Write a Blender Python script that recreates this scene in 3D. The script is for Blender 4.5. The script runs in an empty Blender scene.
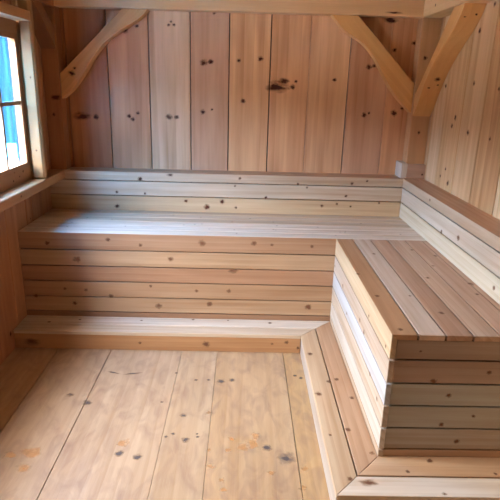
import bpy, bmesh, math, random
from mathutils import Vector, Matrix
random.seed(7)
S = bpy.context.scene
COL = S.collection

# ------------------------------------------------------------------ dimensions (metres)
XL, XR = -1.1965, 1.1325          # inner faces of side walls
YW, YN = 3.386, -1.3              # back wall, wall behind the camera
XRB, XS, XST = .998, .511, .330   # side backrest face, side bench face, side step face
YST, YF, YB = 2.534, 2.716, 3.241 # back step face, back bench face, back backrest face
YE, YSE = 1.5855, 1.394           # near end of side bench, near end of side step
ZST, ZSE, ZL = .1066, .5965, .8408
ZC = 2.25
T = .020

def lin(c):
    c = c / 255
    return c / 12.92 if c <= .04045 else ((c + .055) / 1.055) ** 2.4
def rgb(r, g, b): return (lin(r), lin(g), lin(b))

# ------------------------------------------------------------------ materials
def nd(nt, t, **kw):
    n = nt.nodes.new(t)
    for k, v in kw.items():
        if k in n.inputs: n.inputs[k].default_value = v
        else: setattr(n, k, v)
    return n

def wood(name, grain=.5, rough=.5, fine=.5, ringscale=16., bump=.15, wear=0., spec=.4, broadscale=22.):
    m = bpy.data.materials.new(name); m.use_nodes = True
    nt = m.node_tree; L = nt.links; b = nt.nodes['Principled BSDF']
    gc = nd(nt, 'ShaderNodeAttribute', attribute_name='gc')
    tn = nd(nt, 'ShaderNodeAttribute', attribute_name='tint')
    def mapped(x, y):
        mp = nd(nt, 'ShaderNodeMapping'); mp.inputs['Scale'].default_value = (x, y, y)
        L.new(gc.outputs['Vector'], mp.inputs['Vector']); return mp.outputs[0]
    def noise(v, det, dist=0.):
        n = nd(nt, 'ShaderNodeTexNoise'); n.inputs['Scale'].default_value = 1
        n.inputs['Detail'].default_value = det; n.inputs['Distortion'].default_value = dist
        L.new(v, n.inputs['Vector']); return n.outputs['Fac']
    def rng(v, a, b_, c, d):
        r = nd(nt, 'ShaderNodeMapRange'); L.new(v, r.inputs['Value'])
        for i, q in zip(('From Min', 'From Max', 'To Min', 'To Max'), (a, b_, c, d)): r.inputs[i].default_value = q
        return r.outputs[0]
    def mul(a, b_):
        r = nd(nt, 'ShaderNodeMath', operation='MULTIPLY')
        for i, q in enumerate((a, b_)):
            if isinstance(q, float): r.inputs[i].default_value = q
            else: L.new(q, r.inputs[i])
        return r.outputs[0]
    def add(a, b_):
        r = nd(nt, 'ShaderNodeMath', operation='ADD')
        for i, q in enumerate((a, b_)):
            if isinstance(q, float): r.inputs[i].default_value = q
            else: L.new(q, r.inputs[i])
        return r.outputs[0]
    w = nd(nt, 'ShaderNodeTexWave', wave_type='BANDS', bands_direction='Y', wave_profile='SAW')
    w.inputs['Scale'].default_value = 1.; w.inputs['Distortion'].default_value = 5.5
    w.inputs['Detail'].default_value = 2.; w.inputs['Detail Scale'].default_value = .55
    L.new(mapped(.7, ringscale * .8), w.inputs['Vector'])
    ring = mul(rng(w.outputs['Fac'], .1, 1., 0., 1.), rng(noise(mapped(.9, 6.), 1.), .38, .62, .1, 1.))
    streak = rng(noise(mapped(2.2, 38.), 3., .4), .35, .7, 0., 1.)
    fib = rng(noise(mapped(9., 420.), 2.), .3, .7, 0., 1.)
    blot = rng(noise(mapped(1.7, 9.), 2., .6), .35, .7, 0., 1.)
    broad = rng(noise(mapped(.9, broadscale * .7), 2., .5), .36, .64, 0., 1.)
    f = add(mul(broad, .34 * grain), add(mul(ring, .30 * grain), add(mul(streak, .22 * grain), add(mul(fib, .22 * fine), mul(blot, .22 * grain)))))
    dark = nd(nt, 'ShaderNodeMix', data_type='RGBA', blend_type='MULTIPLY')
    dark.inputs['Factor'].default_value = 1.
    L.new(tn.outputs['Color'], dark.inputs['A']); dark.inputs['B'].default_value = (.61, .485, .37, 1)
    mx = nd(nt, 'ShaderNodeMix', data_type='RGBA')
    L.new(f, mx.inputs['Factor']); L.new(tn.outputs['Color'], mx.inputs['A']); L.new(dark.outputs['Result'], mx.inputs['B'])
    col = mx.outputs['Result']
    if wear:   # scuffed, greyed patches trodden into floor boards
        wn = rng(noise(mapped(7., 16.), 9., 1.2), .44, .74, 0., wear)
        m2 = nd(nt, 'ShaderNodeMix', data_type='RGBA')
        L.new(wn, m2.inputs['Factor']); L.new(col, m2.inputs['A']); m2.inputs['B'].default_value = (*rgb(140, 108, 86), 1)
        col = m2.outputs['Result']
    L.new(col, b.inputs['Base Color'])
    L.new(rng(f, 0., 1., rough - .06, rough + .12), b.inputs['Roughness'])
    b.inputs['Specular IOR Level'].default_value = spec
    bp = nd(nt, 'ShaderNodeBump'); bp.inputs['Strength'].default_value = bump; bp.inputs['Distance'].default_value = .002
    L.new(add(mul(ring, .5), fib), bp.inputs['Height']); L.new(bp.outputs[0], b.inputs['Normal'])
    return m

def spot(name, core, halo, alpha=1., k0=.42, k1=.60, NA=.8):
    """dark knots / stains: an inlaid spot whose rim melts into the board"""
    m = bpy.data.materials.new(name); m.use_nodes = True
    nt = m.node_tree; L = nt.links; b = nt.nodes['Principled BSDF']
    gc = nd(nt, 'ShaderNodeAttribute', attribute_name='gc'); tn = nd(nt, 'ShaderNodeAttribute', attribute_name='tint')
    n = nd(nt, 'ShaderNodeTexNoise'); n.inputs['Scale'].default_value = 2.2; n.inputs['Detail'].default_value = 5
    L.new(gc.outputs['Vector'], n.inputs['Vector'])
    sep = nd(nt, 'ShaderNodeSeparateXYZ'); L.new(tn.outputs['Vector'], sep.inputs[0])   # tint holds the local u, v of the spot
    cmb = nd(nt, 'ShaderNodeCombineXYZ'); L.new(sep.outputs[0], cmb.inputs[0]); L.new(sep.outputs[1], cmb.inputs[1])
    ln = nd(nt, 'ShaderNodeVectorMath', operation='LENGTH'); L.new(cmb.outputs[0], ln.inputs[0])
    s = nd(nt, 'ShaderNodeMath', operation='MULTIPLY_ADD'); L.new(n.outputs['Fac'], s.inputs[0]); s.inputs[1].default_value = NA; L.new(ln.outputs['Value'], s.inputs[2])
    r = nd(nt, 'ShaderNodeValToRGB'); L.new(s.outputs[0], r.inputs[0])
    e = r.color_ramp.elements
    e[0].position = k0; e[0].color = (*core, alpha); e[1].position = 1.; e[1].color = (*halo, 0)
    q = e.new(k1); q.color = (*core, alpha * .95)
    q = e.new(k1 + .10); q.color = (*halo, alpha * .55)
    L.new(r.outputs['Color'], b.inputs['Base Color']); b.inputs['Roughness'].default_value = .6
    b.inputs['Specular IOR Level'].default_value = .2
    tr = nd(nt, 'ShaderNodeBsdfTransparent'); ms = nd(nt, 'ShaderNodeMixShader')
    L.new(r.outputs['Alpha'], ms.inputs[0]); L.new(tr.outputs[0], ms.inputs[1]); L.new(b.outputs[0], ms.inputs[2])
    L.new(ms.outputs[0], nt.nodes['Material Output'].inputs['Surface'])
    return m

def plain(name, c, rough=.6):
    m = bpy.data.materials.new(name); m.use_nodes = True; nt = m.node_tree
    b = nt.nodes['Principled BSDF']; b.inputs['Roughness'].default_value = rough
    n = nd(nt, 'ShaderNodeTexNoise'); n.inputs['Scale'].default_value = 6.; n.inputs['Detail'].default_value = 4.
    t = nd(nt, 'ShaderNodeTexCoord'); nt.links.new(t.outputs['Object'], n.inputs['Vector'])
    r = nd(nt, 'ShaderNodeValToRGB'); r.color_ramp.elements[0].color = (*[x * .85 for x in c], 1); r.color_ramp.elements[1].color = (*c, 1)
    nt.links.new(n.outputs['Fac'], r.inputs[0]); nt.links.new(r.outputs[0], b.inputs['Base Color'])
    return m

M = {}
M['cedar'] = wood('cedar boards', .95, .42, .5, 17., .12, 0., .45, 30.)
M['pine'] = wood('pine siding', 1.05, .42, .4, 9., .10, 0., .4, 18.)
M['timber'] = wood('timber frame wood', .5, .55, .5, 11., .12, 0., .3)
M['floorwood'] = wood('worn floor boards', .8, .42, .7, 8., .10, .75, .4)
M['knot'] = spot('knot', rgb(74, 34, 20), rgb(150, 84, 48))
M['pale_knot'] = spot('cedar knot', rgb(104, 66, 46), rgb(156, 112, 80))
M['grey_knot'] = spot('grey knot', rgb(84, 72, 68), rgb(150, 122, 100))
M['stain'] = spot('orange stain', rgb(205, 140, 82), rgb(206, 158, 112), .5, .5, .78, 1.2)
M['backing'] = plain('dark wall backing', rgb(58, 38, 28), .8)

# ------------------------------------------------------------------ mesh building
class Part:
    def __init__(s, mats): s.v = []; s.f = []; s.fm = []; s.gc = []; s.tn = []; s.mats = mats
    def prism(s, poly, ext, grain, tint, mi=0, bev=.0014):
        g = Vector(grain).normalized(); a = g.orthogonal().normalized(); c = g.cross(a)
        bm = bmesh.new(); vs = [bm.verts.new(p) for p in poly]; f = bm.faces.new(vs)
        r = bmesh.ops.extrude_face_region(bm, geom=[f])
        bmesh.ops.translate(bm, verts=[x for x in r['geom'] if isinstance(x, bmesh.types.BMVert)], vec=ext)
        bmesh.ops.recalc_face_normals(bm, faces=bm.faces)
        if bev: bmesh.ops.bevel(bm, geom=list(bm.edges), offset=bev, segments=1, affect='EDGES', clamp_overlap=True)
        off = Vector((random.uniform(-9, 9), random.uniform(-3, 3), random.uniform(-3, 3)))
        n0 = len(s.v); bm.verts.index_update()
        for x in bm.verts:
            s.v.append(x.co.copy()); s.gc.append(Vector((x.co.dot(g), x.co.dot(a), x.co.dot(c))) + off); s.tn.append(tint)
        for x in bm.faces: s.f.append([n0 + q.index for q in x.verts]); s.fm.append(mi)
        bm.free()
    def box(s, x0, x1, y0, y1, z0, z1, grain, tint, mi=0, bev=.0014):
        s.prism([(x0, y0, z0), (x1, y0, z0), (x1, y1, z0), (x0, y1, z0)], Vector((0, 0, z1 - z0)), grain, tint, mi, bev)
    def spot(s, c, n, u, ru, rv, mi):
        """round inlay centred c, facing n, long radius ru along u"""
        n = Vector(n).normalized(); u = Vector(u).normalized(); w = n.cross(u)
        c = Vector(c) + n * random.uniform(.0004, .0009); n0 = len(s.v); k = 14; sd = random.uniform(-50, 50)
        for i in range(k):
            t = 2 * math.pi * i / k; a, b = math.cos(t), math.sin(t)
            s.v.append(c + u * a * ru * 1.45 + w * b * rv * 1.45); s.gc.append(Vector((a * 1.05 + sd, b * 1.05, sd))); s.tn.append((a, b, 0))
        s.v.append(c); s.gc.append(Vector((sd, 0, sd))); s.tn.append((0, 0, 0))
        for i in range(k): s.f.append([n0 + i, n0 + (i + 1) % k, n0 + k]); s.fm.append(mi)
    def build(s, name, parent=None, origin=(0, 0, 0)):
        me = bpy.data.meshes.new(name); o = Vector(origin)
        me.from_pydata([tuple(p - o) for p in s.v], [], s.f)
        for m in s.mats: me.materials.append(m)
        me.polygons.foreach_set('material_index', s.fm)
        for nm, dat in (('gc', s.gc), ('tint', s.tn)):
            at = me.attributes.new(nm, 'FLOAT_VECTOR', 'POINT')
            at.data.foreach_set('vector', [q for p in dat for q in p])
        me.update(); ob = bpy.data.objects.new(name, me); COL.objects.link(ob)
        if parent: ob.parent = parent
        else: ob.location = o
        return ob

def tag(o, label=None, cat=None, group=None, kind=None):
    if label: o['label'] = label
    if cat: o['category'] = cat
    if group: o['group'] = group
    if kind: o['kind'] = kind
    return o
def empty(name, loc):
    e = bpy.data.objects.new(name, None); e.empty_display_size = .1; e.location = loc; COL.objects.link(e); return e

X_, Y_, Z_ = (1, 0, 0), (0, 1, 0), (0, 0, 1)
def jit(t, a=.04):
    k = 1 + random.uniform(-a, a); return tuple(c * k for c in t)
# positions of knots and stains: (a, b, radius, form)
KW=[(-0.252,1.493,0.0158,0),(-0.208,1.498,0.0121,0),(-0.257,1.203,0.0125,0),(-0.201,1.219,0.0062,0),(-0.039,1.51,0.0109,0),(0.092,1.523,0.0121,0),(-0.009,1.275,0.0112,0),(0.196,1.363,0.04,2),(0.239,1.4,0.0184,2),(0.293,1.366,0.0123,0),(0.313,1.399,0.008,0),(-0.72,1.66,0.0131,0),(-0.648,1.687,0.0095,0),(-1.012,1.159,0.0312,2),(-0.923,1.155,0.0125,0),(-0.718,1.167,0.01,0),(-0.661,1.186,0.0087,0),(-0.694,1.149,0.0112,0),(-0.461,1.698,0.0071,0),(-0.428,1.7,0.0071,0),(-0.446,1.717,0.0059,0),(-0.469,1.167,0.0162,1),(-0.422,1.168,0.0125,1),(-0.191,1.771,0.0089,0),(0.55,1.414,0.0098,0),(0.754,1.494,0.0134,0),(0.784,1.501,0.0091,0),(0.813,1.49,0.0085,0),(0.749,1.211,0.0113,0),(0.78,1.223,0.0063,0),(0.936,1.227,0.015,0),(0.983,1.255,0.0081,0),(0.899,1.595,0.0097,0),(0.854,1.761,0.0238,2),(1.012,1.638,0.0108,0)]
KR=[(2.892,1.235,0.0102,0),(2.924,1.189,0.0093,0),(2.703,1.174,0.0096,0),(2.45,1.168,0.0069,0),(2.93,0.954,0.0067,0),(2.872,0.886,0.0105,0),(2.993,0.904,0.0069,0),(2.74,1.654,0.0097,0),(2.718,1.411,0.0089,0),(2.441,1.388,0.0067,0),(2.617,1.757,0.0082,0),(3.093,1.396,0.009,0)]
KBR=[(-0.45,0.828,0.0124,2),(-0.636,0.799,0.0124,0),(-0.017,0.817,0.0093,0),(0.344,0.792,0.0075,0),(0.148,0.702,0.0094,0),(-0.047,0.77,0.0062,0),(-0.782,0.714,0.0094,0),(-0.608,0.709,0.0075,0),(0.402,0.771,0.0062,0),(-0.786,0.624,0.0126,0),(-0.221,0.632,0.0164,0),(-0.127,0.669,0.0126,0),(-0.039,0.633,0.0088,0),(0.503,0.656,0.0095,0),(0.597,0.671,0.0076,0),(0.681,0.803,0.0093,0),(0.773,0.821,0.0075,0),(0.65,0.723,0.0088,0),(0.684,0.657,0.0063,0),(0.862,0.684,0.0063,0),(-0.353,0.667,0.01,0)]
KF=[(-0.212,0.555,0.0162,0),(0.068,0.559,0.0124,0),(0.166,0.553,0.007,0),(0.383,0.549,0.0087,0),(-0.042,0.398,0.0176,2),(-0.242,0.276,0.0083,0),(-0.063,0.28,0.0111,0),(-0.171,0.199,0.0134,0),(0.383,0.193,0.0157,0),(-0.716,0.562,0.0107,0),(-0.543,0.536,0.0086,0),(-1.044,0.535,0.0108,0),(-0.891,0.446,0.0163,0),(-0.384,0.46,0.0136,0),(-0.969,0.274,0.0077,0),(-0.854,0.268,0.01,0),(-0.496,0.3,0.0077,0),(-0.718,0.235,0.0111,0),(-0.921,0.188,0.0112,0),(-0.455,0.18,0.0146,0),(-1.133,0.228,0.0111,0)]
KSR=[(-0.177,0.042,0.0161,0),(0.254,0.072,0.0096,0),(0.177,0.053,0.0064,0),(0.317,0.032,0.0075,0),(-1.104,0.037,0.0267,2),(-0.53,0.044,0.007,0)]
KST=[(-0.262,2.704,0.0079,0),(-0.012,2.737,0.008,0),(0.17,2.68,0.0112,0),(0.327,2.731,0.0068,0),(-0.065,2.7,0.0056,0),(-0.887,2.675,0.0067,0),(-1.044,2.637,0.0088,0),(-0.546,2.678,0.0072,0),(-0.581,2.536,0.0106,0),(0.432,1.739,0.0102,0),(0.389,1.47,0.0085,0),(0.495,1.605,0.0088,0),(0.45,1.454,0.0203,2),(0.357,1.704,0.0061,0),(0.354,2.335,0.0129,0),(0.35,1.982,0.013,0),(0.408,2.083,0.01,0),(0.448,2.103,0.01,0),(0.489,1.956,0.0095,0),(0.696,1.566,0.0108,0),(0.599,1.51,0.007,0),(0.906,1.505,0.0063,0),(0.691,1.407,0.0066,0)]
KSS=[(0.814,2.137,0.0087,0),(0.674,1.927,0.006,0),(0.743,1.769,0.0096,0),(0.977,2.075,0.0127,0),(0.955,1.958,0.0081,0),(0.957,2.45,0.0089,0),(0.868,2.541,0.0081,0),(0.55,1.625,0.0096,0),(0.893,2.299,0.0065,0),(0.655,2.461,0.0089,0),(0.541,1.92,0.0095,0),(0.516,2.168,0.0079,0),(0.6,1.586,0.0067,0)]
KSP=[(2.69,0.449,0.0081,0),(2.438,0.433,0.01,0),(2.293,0.35,0.0076,0),(1.898,0.52,0.0071,0),(2.033,0.438,0.0085,0),(1.949,0.424,0.0098,0),(1.796,0.32,0.0078,0),(1.637,0.526,0.007,0),(1.67,0.292,0.0081,0)]
KEP=[(0.675,0.421,0.011,0),(0.863,0.458,0.0083,0),(0.736,0.364,0.0091,0),(0.836,0.281,0.0071,0),(0.791,0.175,0.0101,0),(0.726,0.245,0.0092,0),(0.616,0.534,0.0047,0)]
KBS=[(2.738,0.816,0.0085,0),(2.521,0.702,0.011,0),(2.315,0.73,0.0138,0),(1.918,0.642,0.0098,0)]
KFL=[(-0.768,2.103,0.0138,0),(-0.675,2.043,0.0188,0),(-0.457,1.711,0.0155,0),(-0.382,1.693,0.0162,0),(-0.618,2.303,0.0198,9),(-0.521,2.297,0.0247,9),(-0.208,1.799,0.0146,0),(-0.237,1.962,0.0113,0),(-0.206,2.249,0.0078,0),(-0.145,2.251,0.0078,0),(-0.084,2.24,0.0165,0),(-0.031,2.255,0.0137,0),(-0.264,1.836,0.0082,0),(-0.29,1.816,0.0073,0),(-0.161,1.819,0.0065,0),(-0.343,2.06,0.0063,0),(0.119,1.758,0.0168,0),(0.195,1.701,0.0272,0),(0.282,2.305,0.009,0),(0.31,2.285,0.0099,0),(-0.308,2.31,0.007,0),(-0.165,1.838,0.005,0)]
KSTAIN=[(-0.455,1.774,0.024,0),(-0.801,1.712,0.0349,0),(-0.787,1.619,0.026,0),(-0.87,1.693,0.023,0),(0.061,1.781,0.0322,0),(0.021,1.761,0.024,0),(0.078,1.831,0.0206,0),(-0.096,1.65,0.0152,0),(-0.127,1.984,0.0132,0),(-0.046,1.528,0.0143,0),(-0.036,1.739,0.0119,0),(-0.022,1.812,0.0123,0),(0.133,1.619,0.0131,0),(0.259,1.641,0.0151,0),(0.242,1.543,0.0126,0),(-0.109,1.74,0.0099,0),(-0.051,1.577,0.011,0)]
SKYH = .75; SKYZ = 62.
FILM0 = (.18, .42, .70, 1); FILM1 = (.30, .62, .92, 1)
EXPO = .44
# tints (colour of each board, some with window light and shade put in)
TAN, PINK, PALE, YEL, BRN = rgb(202, 172, 140), rgb(200, 170, 142), rgb(208, 186, 160), rgb(222, 192, 148), rgb(192, 154, 118)
WH = rgb(222, 206, 186)
G = .0060   # gap between boards

def knots(P, lst, f, n, u, mats=(1, 1), el=2.2, size=1.55):
    for a, b, r, k in lst:
        c = f(a, b)
        if c is None: continue
        r *= size
        if k == 2: P.spot(c, n, u, r * 1.35, r * .62, mats[0])
        elif k == 1: P.spot(c, n, u, r, r * .8, mats[1])
        elif k == 9: P.spot(c, n, (1, random.choice((-.35, .2)), 0), r * 1.5, r * .28, mats[0])
        else: P.spot(c, n, u, r * 1.05, r * .95, mats[0])

# ------------------------------------------------------------------ room shell
def struct(ob): ob['kind'] = 'structure'; return ob

# floor: wide worn boards running away from the camera
P = Part([M['floorwood'], M['grey_knot'], M['stain'], M['backing'], M['knot']])
xs = [XL - .12, -.965, -.683, -.305, -.115, .238, .50, .80, XR + .12]
ft = [rgb(180, 149, 116), rgb(185, 156, 126), rgb(187, 158, 127), rgb(189, 160, 127), rgb(191, 158, 120), rgb(194, 158, 112), TAN, TAN]
for i in range(len(xs) - 1):
    P.box(xs[i], xs[i + 1] - (.0012 if i in (2, 3) else .003), YN - .12, YW + .12, -.03, 0, Y_, ft[i], 0, .0008)
P.box(XL - .12, XR + .12, YN - .12, YW + .12, -.05, -.031, Y_, (.1, .06, .04), 3, 0)
knots(P, KFL, lambda a, b: (a, b, 0), Z_, X_, (1, 1))
knots(P, KSTAIN, lambda a, b: (a, b, 0), Z_, X_, (2, 2), size=1.9)
struct(P.build('floor'))

# back wall: wide vertical pine boards with knots
P = Part([M['pine'], M['knot'], M['backing'], M['pale_knot']])
xs = [XL - .12, -1.08, -.83, -.58, -.33, -.095, .155, .39, .637, .875, 1.06, XR + .12]
wt = [rgb(182, 124, 80), rgb(190, 130, 84), rgb(226, 168, 120), rgb(236, 194, 152), rgb(216, 168, 130), rgb(236, 184, 134), rgb(232, 178, 130), rgb(234, 184, 138), rgb(218, 168, 130), rgb(228, 172, 126), rgb(226, 174, 126)]  # first two boards darkened to paint in the left corner's shade
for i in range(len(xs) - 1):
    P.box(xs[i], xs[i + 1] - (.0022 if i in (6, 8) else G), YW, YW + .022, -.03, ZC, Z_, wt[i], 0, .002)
P.box(XL - .12, XR + .12, YW + .023, YW + .05, -.03, ZC, Z_, (.1, .06, .04), 2, 0)
knots(P, KW, lambda a, b: (a, YW, b), (0, -1, 0), X_, (1, 3), size=1.75)
struct(P.build('wall_back'))

# right wall: paler vertical boards
P = Part([M['pine'], M['knot'], M['backing']])
ys = [YN - .02]
while ys[-1] + .25 < 1.9: ys.append(ys[-1] + .25)
ys += [2.07, 2.315, 2.57, 2.818, 3.07, 3.25, YW]
rt = [rgb(226, 186, 137), rgb(237, 205, 162), rgb(218, 173, 124), rgb(231, 192, 145)]
for i in range(len(ys) - 1):
    P.box(XR, XR + .022, ys[i], ys[i + 1] - .009, -.03, ZC, Z_, jit(rt[i % 4]), 0, .002)
P.box(XR + .023, XR + .05, YN, YW, -.03, ZC, Z_, (.1, .06, .04), 2, 0)
knots(P, KR, lambda a, b: (XR, a, b), (-1, 0, 0), Y_, size=2.1)
struct(P.build('wall_right'))

# left wall: boards stop round the window and the added second window
WY0, WY1, WZ0, WZ1 = 2.115, 2.94, ZL, 1.655
DY0, DY1, DZ0, DZ1 = 1.36, 1.92, .56, 1.655
P = Part([M['pine'], M['knot'], M['backing']])
ys = sorted([YN - .02, -1.05, -.8, -.55, -.3, -.05, .2, .45, .7, .95, 1.15, DY0, 1.5, 1.70, DY1, WY0, 2.35, 2.60, 2.855, WY1, 3.1, 3.26, YW])
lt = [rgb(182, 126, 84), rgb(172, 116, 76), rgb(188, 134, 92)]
for i in range(len(ys) - 1):
    a, b = ys[i], ys[i + 1]; m_ = (a + b) / 2; t = jit(lt[i % 3])
    if WY0 <= m_ <= WY1: segs = ((-.03, WZ0 - .045), (WZ1 + .045, ZC))
    elif DY0 <= m_ <= DY1: segs = ((-.03, DZ0 - .001), (DZ1 + .001, ZC))
    else: segs = ((-.03, ZC),)
    for z0, z1 in segs:
        P.box(XL - .022, XL, a, b - G, z0, z1, Z_, t, 0, .002)
        P.box(XL - .05, XL - .023, a, b, z0, z1, Z_, (.1, .06, .04), 2, 0)
for c, r in (((XL, 3.10, 1.30), .012), ((XL, 3.2, 1.16), .016), ((XL, 3.06, 1.17), .01), ((XL, 2.9, .62), .01), ((XL, 2.5, .1), .018), ((XL, 2.45, .42), .012)):
    P.spot(c, (1, 0, 0), Z_, r, r * .8, 1)
struct(P.build('wall_left'))

# wall behind the camera and the boarded ceiling
P = Part([M['pine'], M['knot'], M['backing']])
x = XL - .05
while x < XR + .05:
    P.box(x, min(x + .25, XR + .05) - G, YN - .022, YN, -.03, ZC, Z_, jit(rgb(190, 140, 98)), 0, .002); x += .25
P.box(XL - .05, XR + .05, YN - .05, YN - .023, -.03, ZC, Z_, (.1, .06, .04), 2, 0)
struct(P.build('wall_rear'))
P = Part([M['pine']])
y = YN - .05
while y < YW + .05:
    P.box(XL - .3, XR + .3, y, min(y + .2, YW + .05) - .002, ZC, ZC + .022, X_, jit(rgb(220, 180, 136)), 0, .001); y += .2
P.box(XL - .3, XR + .3, YN - .05, YW + .05, ZC + .0225, ZC + .04, X_, rgb(80, 60, 45), 0, 0)
struct(P.build('ceiling'))

# unseen second window, added beside the camera to light the near half
D = empty('added_window', (XL, (DY0 + DY1) / 2, DZ0)); struct(D); o = D.location
TB = rgb(214, 172, 122)
for y in (DY0 - .05, DY1):
    P = Part([M['timber']]); P.box(XL + .001, -1.10, y, y + .05, 0, 1.769, Z_, TB); P.build('jamb', D, o)
P = Part([M['timber']]); P.box(XL + .001, -1.10, DY0, DY1, DZ1 + .001, DZ1 + .047, Y_, TB); P.build('window_header', D, o)
P = Part([M['timber']]); P.box(XL + .001, -1.10, DY0, DY1, DZ0 - .05, DZ0 - .001, Y_, TB); P.build('window_sill', D, o)
P = Part([M['timber']])
P.box(-1.215, -1.18, DY0, DY1, DZ0, DZ0 + .05, Y_, TB); P.box(-1.215, -1.18, DY0, DY1, DZ1 - .05, DZ1, Y_, TB)
P.box(-1.215, -1.18, DY0, DY0 + .04, DZ0 + .05, DZ1 - .05, Z_, TB); P.box(-1.215, -1.18, DY1 - .04, DY1, DZ0 + .05, DZ1 - .05, Z_, TB)
P.build('window_frame', D, o)

# window
W = empty('window_1', (XL, (WY0 + WY1) / 2, ZL)); struct(W); o = W.location
SD = rgb(164, 124, 90)
P = Part([M['timber'], M['knot']])   # sash
xa, xb = -1.215, -1.18
gy0, gy1, gz0, gz1 = 2.155, 2.90, .937, 1.567
P.box(xa, xb, WY0, WY1, ZL, gz0, Y_, SD); P.box(xa, xb, WY0, WY1, gz1, WZ1, Y_, rgb(160, 116, 80))
P.box(xa, xb, WY0, gy0, gz0, gz1, Z_, SD); P.box(xa, xb, gy1, WY1, gz0, gz1, Z_, SD)
for y, z, r in ((2.83, .9, .014), (2.78, .88, .01), (2.7, .87, .012), (2.72, .91, .007)): P.spot((xb, y, z), (1, 0, 0), Y_, r, r * .7, 1)
P.build('window_frame', W, o)
my = (2.408, 2.670); mz = 1.252
for y in my:
    P = Part([M['timber']]); P.box(xa + .004, xb - .003, y - .009, y + .009, gz0, gz1, Z_, rgb(150, 128, 108)); P.build('muntin', W, o)
P = Part([M['timber']])
for a, b in ((gy0, my[0] - .007), (my[0] + .007, my[1] - .007), (my[1] + .007, gy1)):
    P.box(xa + .004, xb - .003, a, b, mz - .010, mz + .010, Y_, rgb(150, 128, 108))
P.build('muntin', W, o)
P = Part([M['timber'], M['knot']])   # inside sill rail, runs on to the corner post
P.box(xb + .0005, -1.098, DY1 + .051, 3.289, ZL - .05, ZL - .0005, Y_, rgb(184, 138, 94), 0, .004)
P.box(XL + .001, xb, WY1 + .05, 3.289, ZL - .05, ZL - .0005, Y_, rgb(184, 138, 94), 0, .001)
P.box(XL - .07, xb, WY0 - .02, WY1 + .02, ZL - .04, ZL - .001, Y_, rgb(176, 150, 128), 0, .002)
P.spot((-1.098, 2.58, .818), (1, 0, 0), Y_, .012, .008, 1)
P.build('window_sill', W, o)
P = Part([M['timber']]); P.box(XL + .001, -1.10, WY0, WY1 - .014, WZ1, WZ1 + .047, Y_, rgb(196, 152, 106), 0, .002); P.build('window_header', W, o)
for y0, y1 in ((2.926, 2.975), (2.065, 2.114)):
    P = Part([M['timber'], M['knot']]); P.box(-1.172, -1.10, y0, y1, ZL, 1.769, Z_, rgb(170, 126, 80), 0, .012)
    P.box(XL + .001, -1.174, max(y0, WY1 + .001) if y0 > 2.5 else y0, y1 , ZL, 1.769, Z_, rgb(190, 150, 110))
    P.spot((-1.135, y0, 1.0), (0, -1, 0), X_, .008, .008, 1); P.spot((-1.13, y0, 1.38), (0, -1, 0), X_, .007, .009, 1)
    P.build('jamb', W, o)
# glass
m = bpy.data.materials.new('window glass'); m.use_nodes = True; nt = m.node_tree
gl = nd(nt, 'ShaderNodeBsdfGlossy'); gl.inputs['Roughness'].default_value = .02
tr = nd(nt, 'ShaderNodeBsdfTransparent'); ms = nd(nt, 'ShaderNodeMixShader'); ms.inputs[0].default_value = .04
nt.links.new(tr.outputs[0], ms.inputs[1]); nt.links.new(gl.outputs[0], ms.inputs[2])
nt.links.new(ms.outputs[0], nt.nodes['Material Output'].inputs['Surface']); M['glass'] = m
m = bpy.data.materials.new('blue protective film'); m.use_nodes = True; nt = m.node_tree
tc = nd(nt, 'ShaderNodeTexCoord'); mp = nd(nt, 'ShaderNodeMapping'); mp.inputs['Scale'].default_value = (1, 26, 3)
nt.links.new(tc.outputs['Object'], mp.inputs[0])
n = nd(nt, 'ShaderNodeTexNoise'); n.inputs['Scale'].default_value = 1.; n.inputs['Detail'].default_value = 4.; nt.links.new(mp.outputs[0], n.inputs['Vector'])
r = nd(nt, 'ShaderNodeValToRGB'); r.color_ramp.elements[0].position = .3; r.color_ramp.elements[1].position = .7
r.color_ramp.elements[0].color = FILM0; r.color_ramp.elements[1].color = FILM1
nt.links.new(n.outputs['Fac'], r.inputs[0])
tr = nd(nt, 'ShaderNodeBsdfTransparent'); tl = nd(nt, 'ShaderNodeBsdfTranslucent'); ms = nd(nt, 'ShaderNodeMixShader'); ms.inputs[0].default_value = .03
nt.links.new(r.outputs[0], tr.inputs[0]); nt.links.new(r.outputs[0], tl.inputs[0])
nt.links.new(tr.outputs[0], ms.inputs[1]); nt.links.new(tl.outputs[0], ms.inputs[2]); nt.links.new(ms.outputs[0], nt.nodes['Material Output'].inputs['Surface'])
M['film'] = m
P = Part([M['glass']]); P.box(-1.2, -1.197, DY0 + .04, DY1 - .04, DZ0 + .05, DZ1 - .05, Z_, (1, 1, 1), 0, 0); P.build('glass', D, D.location)
P = Part([M['glass']])
for a, b in ((gy0, my[0] - .007), (my[0] + .007, my[1] - .007), (my[1] + .007, gy1)):
    for c, d in ((gz0, mz - .008), (mz + .008, gz1)):
        P.box(-1.2, -1.197, a, b, c, d, Z_, (1, 1, 1), 0, 0)
P.build('glass', W, o)
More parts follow.
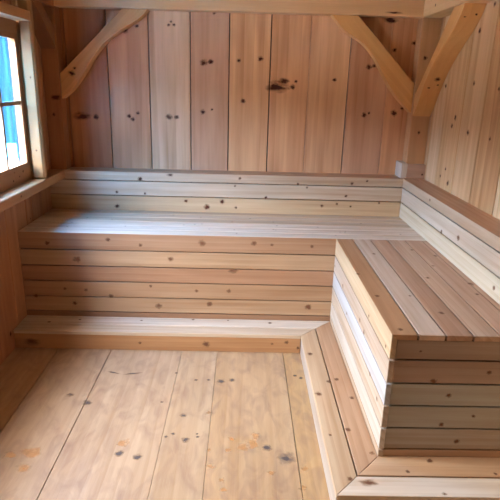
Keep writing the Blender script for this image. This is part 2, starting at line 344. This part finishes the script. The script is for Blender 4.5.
for (a, b) in ((gy0, my[0] - .007), (my[0] + .007, my[1] - .007), (my[1] + .007, gy1)):
    for lo, (c, d) in enumerate(((mz + .008, gz1), (gz0, mz - .008))):
        P = Part([M['film']]); e = b - .038; x_ = -1.2035
        if lo: poly = [(x_, a, c + .05), (x_, a + .05, c + .04), (x_, a + .11, c + .05), (x_, e - .03, c + .03), (x_, e, c + .012), (x_, e + .008, (c + d) / 2), (x_, e + .004, d), (x_, a, d)]
        else: poly = [(x_, a, c), (x_, e + .004, c), (x_, e + .012, (c + d) / 2), (x_, e + .002, d), (x_, a, d)]
        P.prism(poly, Vector((.0006, 0, 0)), Z_, (1, 1, 1), 0, 0)
        tag(P.build('protective_film', W, o), 'blue protective film left on the pane')

# ------------------------------------------------------------------ timber frame
TM = rgb(216, 170, 118)
def timber(name, label, cat, fn, origin, group=None, kn=()):
    P = Part([M['timber'], M['knot']]); fn(P)
    for c, n, u, ru, rv in kn: P.spot(c, n, u, ru * 1.5, rv * 1.5, 1)
    return tag(P.build(name, None, origin), label, cat, group)
PX0, PX1, PY = 1.02, -1.10, 3.29
timber('corner_post', 'square corner post at the right end of the back wall, between two curved braces', 'post',
       lambda P: P.box(PX0, XR - .001, PY, YW - .001, 0, 1.769, Z_, rgb(206, 156, 108), 0, .003), (1.075, 3.34, 0),
       kn=[((1.075, PY, 1.12), (0, -1, 0), X_, .008, .01), ((1.06, PY, 1.55), (0, -1, 0), X_, .012, .012), ((PX0, 3.35, 1.30), (-1, 0, 0), Z_, .012, .007)])
timber('corner_post', 'shade-toned corner post at the left end of the back wall, beyond the window', 'post',
       lambda P: P.box(XL + .001, PX1, PY, YW - .001, 0, 1.769, Z_, rgb(164, 110, 70), 0, .003), (-1.15, 3.34, 0),  # tint lowered so the post carries the corner shade in its colour
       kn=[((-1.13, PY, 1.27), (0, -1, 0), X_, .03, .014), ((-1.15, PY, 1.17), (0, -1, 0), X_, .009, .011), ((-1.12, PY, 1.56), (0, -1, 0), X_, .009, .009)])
BZ, BT = 1.77, 1.92
timber('beam', 'long horizontal timber beam across the top of the back wall', 'beam',
       lambda P: P.box(PX1, PX0 - .001, PY, YW - .001, BZ + .003, BT, X_, rgb(228, 184, 132), 0, .003), (0, 3.34, BZ),
       kn=[((.85, PY, 1.79), (0, -1, 0), X_, .04, .006)])
timber('beam', 'horizontal timber beam along the top of the right wall, above the right wall brace', 'beam',
       lambda P: P.box(PX0, XR - .001, YN + .001, YW - .001, BZ, BT, Y_, rgb(230, 188, 134), 0, .003), (1.075, 1, BZ),
       kn=[((PX0, 3.1, 1.81), (-1, 0, 0), Y_, .008, .007)])
timber('beam', 'shade-toned horizontal timber beam along the top of the left wall, above the window', 'beam',
       lambda P: P.box(XL + .001, PX1 - .001, YN + .001, YW - .001, BZ, BT, Y_, rgb(164, 110, 70), 0, .003), (-1.15, 1, BZ))  # same lowered tint: shade of the left side put into the colour

def smooth(pts, n=5):
    out = []
    for i in range(len(pts) - 1):
        p0, p1, p2, p3 = [Vector(pts[max(0, min(len(pts) - 1, k))]) for k in (i - 1, i, i + 1, i + 2)]
        for j in range(n):
            t = j / n; out.append(.5 * ((2 * p1) + (p2 - p0) * t + (2 * p0 - 5 * p1 + 4 * p2 - p3) * t * t + (3 * p1 - p0 - 3 * p2 + p3) * t ** 3))
    return out + [Vector(pts[-1])]
GB = 'curved braces under the roof beams'
lo = smooth([(PX1 + .001, 1.262), (-1.04, 1.31), (-.972, 1.392), (-.905, 1.49), (-.84, 1.57), (-.76, 1.635), (-.66, 1.695), (-.60, 1.735), (-.566, BZ + .002)])
poly = [(p[0], 3.305, p[1]) for p in lo] + [(-.715, 3.305, BZ + .002), (PX1 + .001, 3.305, 1.408)]
timber('corner_brace', 'curved timber brace from left corner post up to the back beam', 'brace',
       lambda P: P.prism(poly, Vector((0, .078, 0)), (1, 0, 1), rgb(222, 166, 106), 0, .003), (-.9, 3.34, 1.26), GB,
       kn=[((-1.03, 3.305, 1.41), (0, -1, 0), X_, .018, .014), ((-1.01, 3.305, 1.44), (0, -1, 0), X_, .008, .007)])
lo = smooth([(.494, BZ + .002), (.53, 1.735), (.577, 1.688), (.689, 1.622), (.765, 1.545), (.822, 1.46), (.866, 1.395), (.93, 1.315), (PX0 - .001, 1.232)])
poly2 = [(p[0], 3.305, p[1]) for p in lo] + [(PX0 - .001, 3.305, 1.405), (.648, 3.305, BZ + .002)]
timber('corner_brace', 'curved timber brace from right corner post up to the back beam', 'brace',
       lambda P: P.prism(poly2, Vector((0, .078, 0)), (1, 0, -1), rgb(228, 172, 106), 0, .003), (.75, 3.34, 1.23), GB)
lo = smooth([(PY - .001, 1.215), (3.241, 1.262), (3.16, 1.37), (3.085, 1.457), (3.0, 1.53), (2.90, 1.60), (2.804, 1.66), (2.74, 1.715), (2.696, BZ - .001)])
poly3 = [(PX0 + .004, p[0], p[1]) for p in lo] + [(2.83, BZ - .001), (PY - .001, 1.345)]
poly3 = poly3[:-2] + [(PX0 + .004, 2.83, BZ - .001), (PX0 + .004, PY - .001, 1.345)]
timber('corner_brace', 'curved timber brace reaching forward along the right wall, knot in its underside', 'brace',
       lambda P: P.prism(poly3, Vector((XR - PX0 - .006, 0, 0)), (0, 1, -1), rgb(226, 168, 102), 0, .003), (1.075, 3.0, 1.22), GB,
       kn=[((1.085, 3.108, 1.431), (0, -.75, -.66), X_, .016, .013), ((1.10, 3.135, 1.40), (0, -.75, -.66), X_, .006, .006), ((1.055, 3.15, 1.383), (0, -.8, -.6), X_, .008, .006), ((1.05, 2.74, 1.716), (0, -.75, -.6), X_, .006, .006), ((1.1, 2.73, 1.725), (0, -.75, -.6), X_, .006, .006)])
lo = smooth([(PY - .001, 1.54), (3.2, 1.62), (3.1, 1.69), (2.98, BZ - .001)])
poly4 = [(XL + .002, p[0], p[1]) for p in lo] + [(XL + .002, 3.12, BZ - .001), (XL + .002, PY - .001, 1.66)]
timber('corner_brace', 'shade-toned timber brace on the left wall between window and corner post', 'brace',
       lambda P: P.prism(poly4, Vector((.088, 0, 0)), (0, 1, -1), rgb(140, 92, 56), 0, .003), (-1.15, 3.1, 1.5), GB)  # darker than the other braces, corner shade painted into the tint
# collar of offcuts round the foot of the right post
P = Part([M['cedar'], M['knot']])
P.box(.982, 1.0185, 3.252, YW - .001, ZL + .0008, .934, Z_, WH, 0, .002)
P.box(1.0190, XR - .001, 3.252, 3.2885, ZL + .0008, .928, X_, rgb(196, 158, 132), 0, .002)
P.spot((1.115, 3.252, .868), (0, -1, 0), X_, .01, .01, 1)
tag(P.build('post_collar', None, (1.06, 3.3, ZL)), 'small wooden block collar wrapped round the foot of the right corner post', 'wood block')

# ------------------------------------------------------------------ back bench
rows = [(.498, ZSE), (.4055, .498), (.3165, .4055), (.2245, .3165), (.1355, .2245), (ZST + .0005, .1355)]
ledrows = [(.782, ZL), (.690, .782), (ZSE + .0005, .690)]
def mats(): return [M['cedar'], M['pale_knot'], M['knot']]
B = empty('bench', (0, 2.99, 0)); o = B.location
tag(B, 'long plank bench across the back wall with a low backrest ledge', 'bench', 'built-in plank benches')
P = Part(mats())
yj = [YF, 2.808, 2.901, 2.993, 3.086, 3.178, YB + T]
st = [WH, rgb(220, 204, 186), WH, PALE, PALE, rgb(206, 180, 150)]  # paler than the front panel: window light put into the seat colour
for i in range(6):
    a, b = yj[i], yj[i + 1] - (.008 if i < 5 else 0)
    if i == 0: sec = [(XL + .001, a, ZSE), (XL + .001, b, ZSE), (XL + .001, b, ZSE - T), (XL + .001, a + T, ZSE - T)]
    else: sec = [(XL + .001, a, ZSE), (XL + .001, b, ZSE), (XL + .001, b, ZSE - T), (XL + .001, a, ZSE - T)]
    P.prism(sec, Vector((XR - XL - .115 - .004, 0, 0)), X_, jit(st[i]))
for _ in range(26):
    P.spot((random.uniform(-1.05, .95), random.choice(yj[:5]) + random.uniform(.02, .07), ZSE), Z_, X_, .009, .006, 1)
P.build('seat', B, o)
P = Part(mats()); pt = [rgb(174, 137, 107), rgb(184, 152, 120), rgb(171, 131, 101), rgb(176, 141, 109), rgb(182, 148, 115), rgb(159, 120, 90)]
for i, (z0, z1) in enumerate(rows):
    z0 += 0 if i == 5 else G
    sec = [(XL + .001, YF, z1), (XL + .001, YF, z0), (XL + .001, YF + T, z0), (XL + .001, YF + T, z1 - (T + .0004 if i == 0 else 0))]
    P.prism(sec, Vector((XS + T - .001 - XL, 0, 0)), X_, pt[i])
knots(P, KF, lambda a, b: (a, YF, b), (0, -1, 0), X_, (1, 1))
P.build('front_panel', B, o)
P = Part(mats()); pt = [rgb(206, 180, 150), rgb(212, 188, 160), rgb(208, 176, 136)]
for i, (z0, z1) in enumerate(ledrows):
    z0 += 0 if i == 2 else G
    P.prism([(XL + .001, YB, z1), (XL + .001, YB, z0), (XL + .001, YB + T, z0), (XL + .001, YB + T, z1 - (T + .0004 if i == 0 else 0))], Vector((XRB - XL - .0015, 0, 0)), X_, pt[i])
knots(P, KBR, lambda a, b: (a, YB, b), (0, -1, 0), X_, (2, 1))
P.build('backrest', B, o)
P = Part(mats())
z = ZL
P.prism([(PX1 + .002, YB, z), (PX1 + .002, YW - .001, z), (PX1 + .002, YW - .001, z - T), (PX1 + .002, YB + T, z - T)], Vector((XRB - .0015 - PX1, 0, 0)), X_, rgb(194, 154, 118))
P.build('ledge', B, o)

# ------------------------------------------------------------------ side bench
B = empty('bench', (.8, 2.4, 0)); o = B.location
tag(B, 'shorter plank bench along the right wall, its boarded end facing forward', 'bench', 'built-in plank benches')
P = Part(mats()); xj = [XS, .6035, .697, .7905, .884, .9775, XRB + T]
st = [rgb(182, 140, 102), rgb(206, 184, 162), rgb(190, 154, 126), rgb(202, 170, 142), rgb(192, 154, 126), rgb(186, 146, 116)]
for i in range(6):
    a, b = xj[i], xj[i + 1] - (G if i < 5 else 0); q = YF - .001
    if i == 0: sec = [(a, YE, ZSE), (b, YE, ZSE), (b, YE, ZSE - T), (a + T, YE, ZSE - T)]
    else: sec = [(a, YE, ZSE), (b, YE, ZSE), (b, YE, ZSE - T), (a, YE, ZSE - T)]
    P.prism(sec, Vector((0, q - YE, 0)), Y_, jit(st[i]))
knots(P, KSS, lambda a, b: (a, b, ZSE), Z_, Y_, (1, 1))
P.build('seat', B, o)
P = Part(mats()); pt = [rgb(190, 164, 130), rgb(186, 166, 146), rgb(184, 182, 180), rgb(188, 168, 146), rgb(202, 190, 174), rgb(192, 166, 138)]  # pale, cool tints paint window light onto this face
for i, (z0, z1) in enumerate(rows):
    z0 += 0 if i == 5 else G
    P.prism([(XS, YE, z1), (XS, YE, z0), (XS + T, YE, z0), (XS + T, YE, z1 - (T + .0004 if i == 0 else 0))], Vector((0, YF - .001 - YE, 0)), Y_, pt[i])
knots(P, KSP, lambda a, b: (XS, a, b), (-1, 0, 0), Y_, (1, 1))
P.build('side_panel', B, o)
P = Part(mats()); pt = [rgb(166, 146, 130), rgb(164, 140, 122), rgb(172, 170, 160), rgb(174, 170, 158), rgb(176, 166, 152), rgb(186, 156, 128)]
for i, (z0, z1) in enumerate(rows):
    z0 += 0 if i == 5 else G
    if i == 0: z1 = ZSE - T - .001
    P.box(XS + T + .001, XR - .001, YE + .004, YE + .004 + T, z0, z1, X_, pt[i])
knots(P, KEP, lambda a, b: (a, YE + .004, b), (0, -1, 0), X_, (1, 1), size=1.4)
P.build('end_panel', B, o)
P = Part(mats()); pt = [rgb(194, 168, 140), rgb(202, 184, 162), rgb(208, 192, 164)]
for i, (z0, z1) in enumerate(ledrows):
    z0 += 0 if i == 2 else G
    P.prism([(XRB, YE, z1), (XRB, YE, z0), (XRB + T, YE, z0), (XRB + T, YE, z1 - (T + .0004 if i == 0 else 0))], Vector((0, (PY - .04 if i == 0 else YB + .0) - YE - .001, 0)), Y_, pt[i])
knots(P, KBS, lambda a, b: (XRB, a, b), (-1, 0, 0), Y_, (1, 1))
P.build('backrest', B, o)
P = Part(mats())
P.prism([(XRB, YE, z), (XR - .001, YE, z), (XR - .001, YE, z - T), (XRB + T, YE, z - T)], Vector((0, PY - .002 - YE, 0)), Y_, rgb(198, 156, 122))
P.spot((1.075, 3.2, ZL), Z_, Y_, .009, .008, 1)
P.build('ledge', B, o)
P = Part(mats()); P.box(XRB + T + .001, XR - .001, YE + .002, YE + .002 + T, ZSE + .0008, ZL - T - .001, X_, rgb(200, 168, 136)); P.build('end_cap', B, o)

# ------------------------------------------------------------------ steps
GS = 'low steps round the benches'
B = empty('step', (-.4, 2.63, 0)); o = B.location
tag(B, 'low two-board step running along the foot of the back bench', 'step', GS)
ymid = 2.625; xm = lambda y: XST + (y - YST) * (XS - XST) / (YF - YST)    # mitre line
P = Part(mats()); zt = ZST; P2 = Part(mats())
P.prism([(XL + .001, YST, zt), (xm(YST) - .001, YST, zt), (xm(ymid - G) - .001, ymid - G, zt), (XL + .001, ymid - G, zt)], Vector((0, 0, -T)), X_, PALE)
P2.prism([(XL + .001, ymid, zt), (xm(ymid) - .001, ymid, zt), (XS - .001, YF, zt), (XS - .001, YF + T, zt), (XL + .001, YF + T, zt)], Vector((0, 0, -T)), X_, WH)
def onback(a, b): return (a, b, zt) if b > YST + .005 and a < xm(b) - .01 and b < YF else None
def onside(a, b): return (a, b, zt) if a > XST + .012 and b < YST + .1 and (a < XS - .01 or b < YE) else None
knots(P, KST, lambda a, b: onback(a, b) if b < ymid else None, Z_, X_, (1, 1)); P.build('tread_board', B, o)
knots(P2, KST, lambda a, b: onback(a, b) if b >= ymid else None, Z_, X_, (1, 1)); P2.build('tread_board', B, o)
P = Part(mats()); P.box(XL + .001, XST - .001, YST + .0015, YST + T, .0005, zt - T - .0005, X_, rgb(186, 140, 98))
knots(P, KSR, lambda a, b: (a, YST + .0015, min(b, zt - T - .022)), (0, -1, 0), X_, (1, 1)); P.build('riser', B, o)

B = empty('step', (.42, 2.0, 0)); o = B.location
tag(B, 'low mitred step wrapping the side and near end of the right bench', 'step', GS)
xmid = .4205; ym = 1.490
P = Part(mats())
sl = (YE - YSE) / (XS - XST); yn = lambda x: YSE + (x - XST) * sl
yb = lambda x: YST + (x - XST) * (YF - YST) / (XS - XST)
a = xmid - G; P2 = Part(mats())
P.prism([(XST, YSE, zt), (a, yn(a), zt), (a, yb(a), zt), (XST, YST, zt)], Vector((0, 0, -T)), Y_, rgb(200, 170, 136))
P2.prism([(xmid, yn(xmid), zt), (XS, YE, zt), (XS, YF - .001, zt), (xmid, yb(xmid), zt)], Vector((0, 0, -T)), Y_, rgb(194, 156, 122))
for Q, h in ((P, 0), (P2, 1)):
    knots(Q, KST, lambda a, b: onside(a, b) if b > yn(a) and (a > xmid) == bool(h) else None, Z_, Y_, (1, 1)); Q.build('tread_board', B, o)
P = Part(mats()); P2 = Part(mats()); y0 = yn(xmid) - G
P.prism([(XST + .0012, YSE, zt), (XR - .001, YSE, zt), (XR - .001, y0, zt), (XST + (y0 - YSE) / sl + .0012, y0, zt)], Vector((0, 0, -T)), X_, WH)
P2.prism([(xmid + .0012, yn(xmid), zt), (XR - .001, yn(xmid), zt), (XR - .001, YE + T, zt), (XS + .0012, YE + T, zt), (XS + .0012, YE, zt)], Vector((0, 0, -T)), X_, rgb(204, 168, 132))
for Q, h in ((P, 0), (P2, 1)):
    knots(Q, KST, lambda a, b: onside(a, b) if b <= yn(a) and (b > yn(xmid)) == bool(h) else None, Z_, X_, (1, 1)); Q.build('tread_board', B, o)
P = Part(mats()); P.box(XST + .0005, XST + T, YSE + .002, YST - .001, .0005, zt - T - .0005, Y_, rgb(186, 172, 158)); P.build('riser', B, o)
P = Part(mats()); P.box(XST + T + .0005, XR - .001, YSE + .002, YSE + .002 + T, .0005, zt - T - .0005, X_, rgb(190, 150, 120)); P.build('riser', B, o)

# ------------------------------------------------------------------ outside
P = Part([plain('pale gravel', rgb(205, 204, 200), .9)])
P.box(-6.5, -1.35, -8, 14, -.35, -.30, X_, (1, 1, 1), 0, 0); struct(P.build('ground'))

# ------------------------------------------------------------------ light
w = bpy.data.worlds.new('sky'); S.world = w; w.use_nodes = True; nt = w.node_tree
bg = nt.nodes['Background']; tc = nd(nt, 'ShaderNodeTexCoord'); sp = nd(nt, 'ShaderNodeSeparateXYZ'); r = nd(nt, 'ShaderNodeValToRGB')
nt.links.new(tc.outputs['Generated'], sp.inputs[0]); nt.links.new(sp.outputs[2], r.inputs[0])
e = r.color_ramp.elements; k = SKYH / SKYZ
e[0].position = .11; e[0].color = (k, k, k, 1); e[1].position = 1.; e[1].color = (.52, .58, .66, 1)
q = e.new(.20); q.color = (.88, .94, 1, 1)
nt.links.new(r.outputs[0], bg.inputs[0]); bg.inputs[1].default_value = SKYZ
def portal(y, z, sy, sz):
    l = bpy.data.lights.new('daylight_portal', 'AREA'); l.shape = 'RECTANGLE'; l.size = sz; l.size_y = sy; l.cycles.is_portal = True
    ob = bpy.data.objects.new('daylight_portal', l); COL.objects.link(ob); ob.location = (-1.26, y, z)
    ob.rotation_euler = (0, -math.pi / 2, 0)
portal((WY0 + WY1) / 2, (WZ0 + WZ1) / 2, WY1 - WY0 + .1, WZ1 - WZ0 + .1)
portal((DY0 + DY1) / 2, (DZ0 + DZ1) / 2, DY1 - DY0, DZ1 - DZ0)

# ------------------------------------------------------------------ camera
cam = bpy.data.cameras.new('camera'); co = bpy.data.objects.new('camera', cam); COL.objects.link(co); S.camera = co
cam.sensor_fit = 'HORIZONTAL'; cam.sensor_width = 36; cam.lens = 36 * 526.11 / 500; cam.clip_start = .02
pitch, yaw, roll = .3091, .0176, .0276
fw = Vector((math.sin(yaw) * math.cos(pitch), math.cos(yaw) * math.cos(pitch), -math.sin(pitch)))
rt = Vector((math.cos(yaw), -math.sin(yaw), 0)); up = rt.cross(fw)
r2 = math.cos(roll) * rt + math.sin(roll) * up; u2 = -math.sin(roll) * rt + math.cos(roll) * up
co.matrix_world = Matrix.Translation((0, 0, 1.3888)) @ Matrix((r2, u2, -fw)).transposed().to_4x4()

vs = S.view_settings; vs.view_transform = 'Standard'; vs.look = 'None'; vs.gamma = 1; vs.use_curve_mapping = False; vs.exposure = EXPO
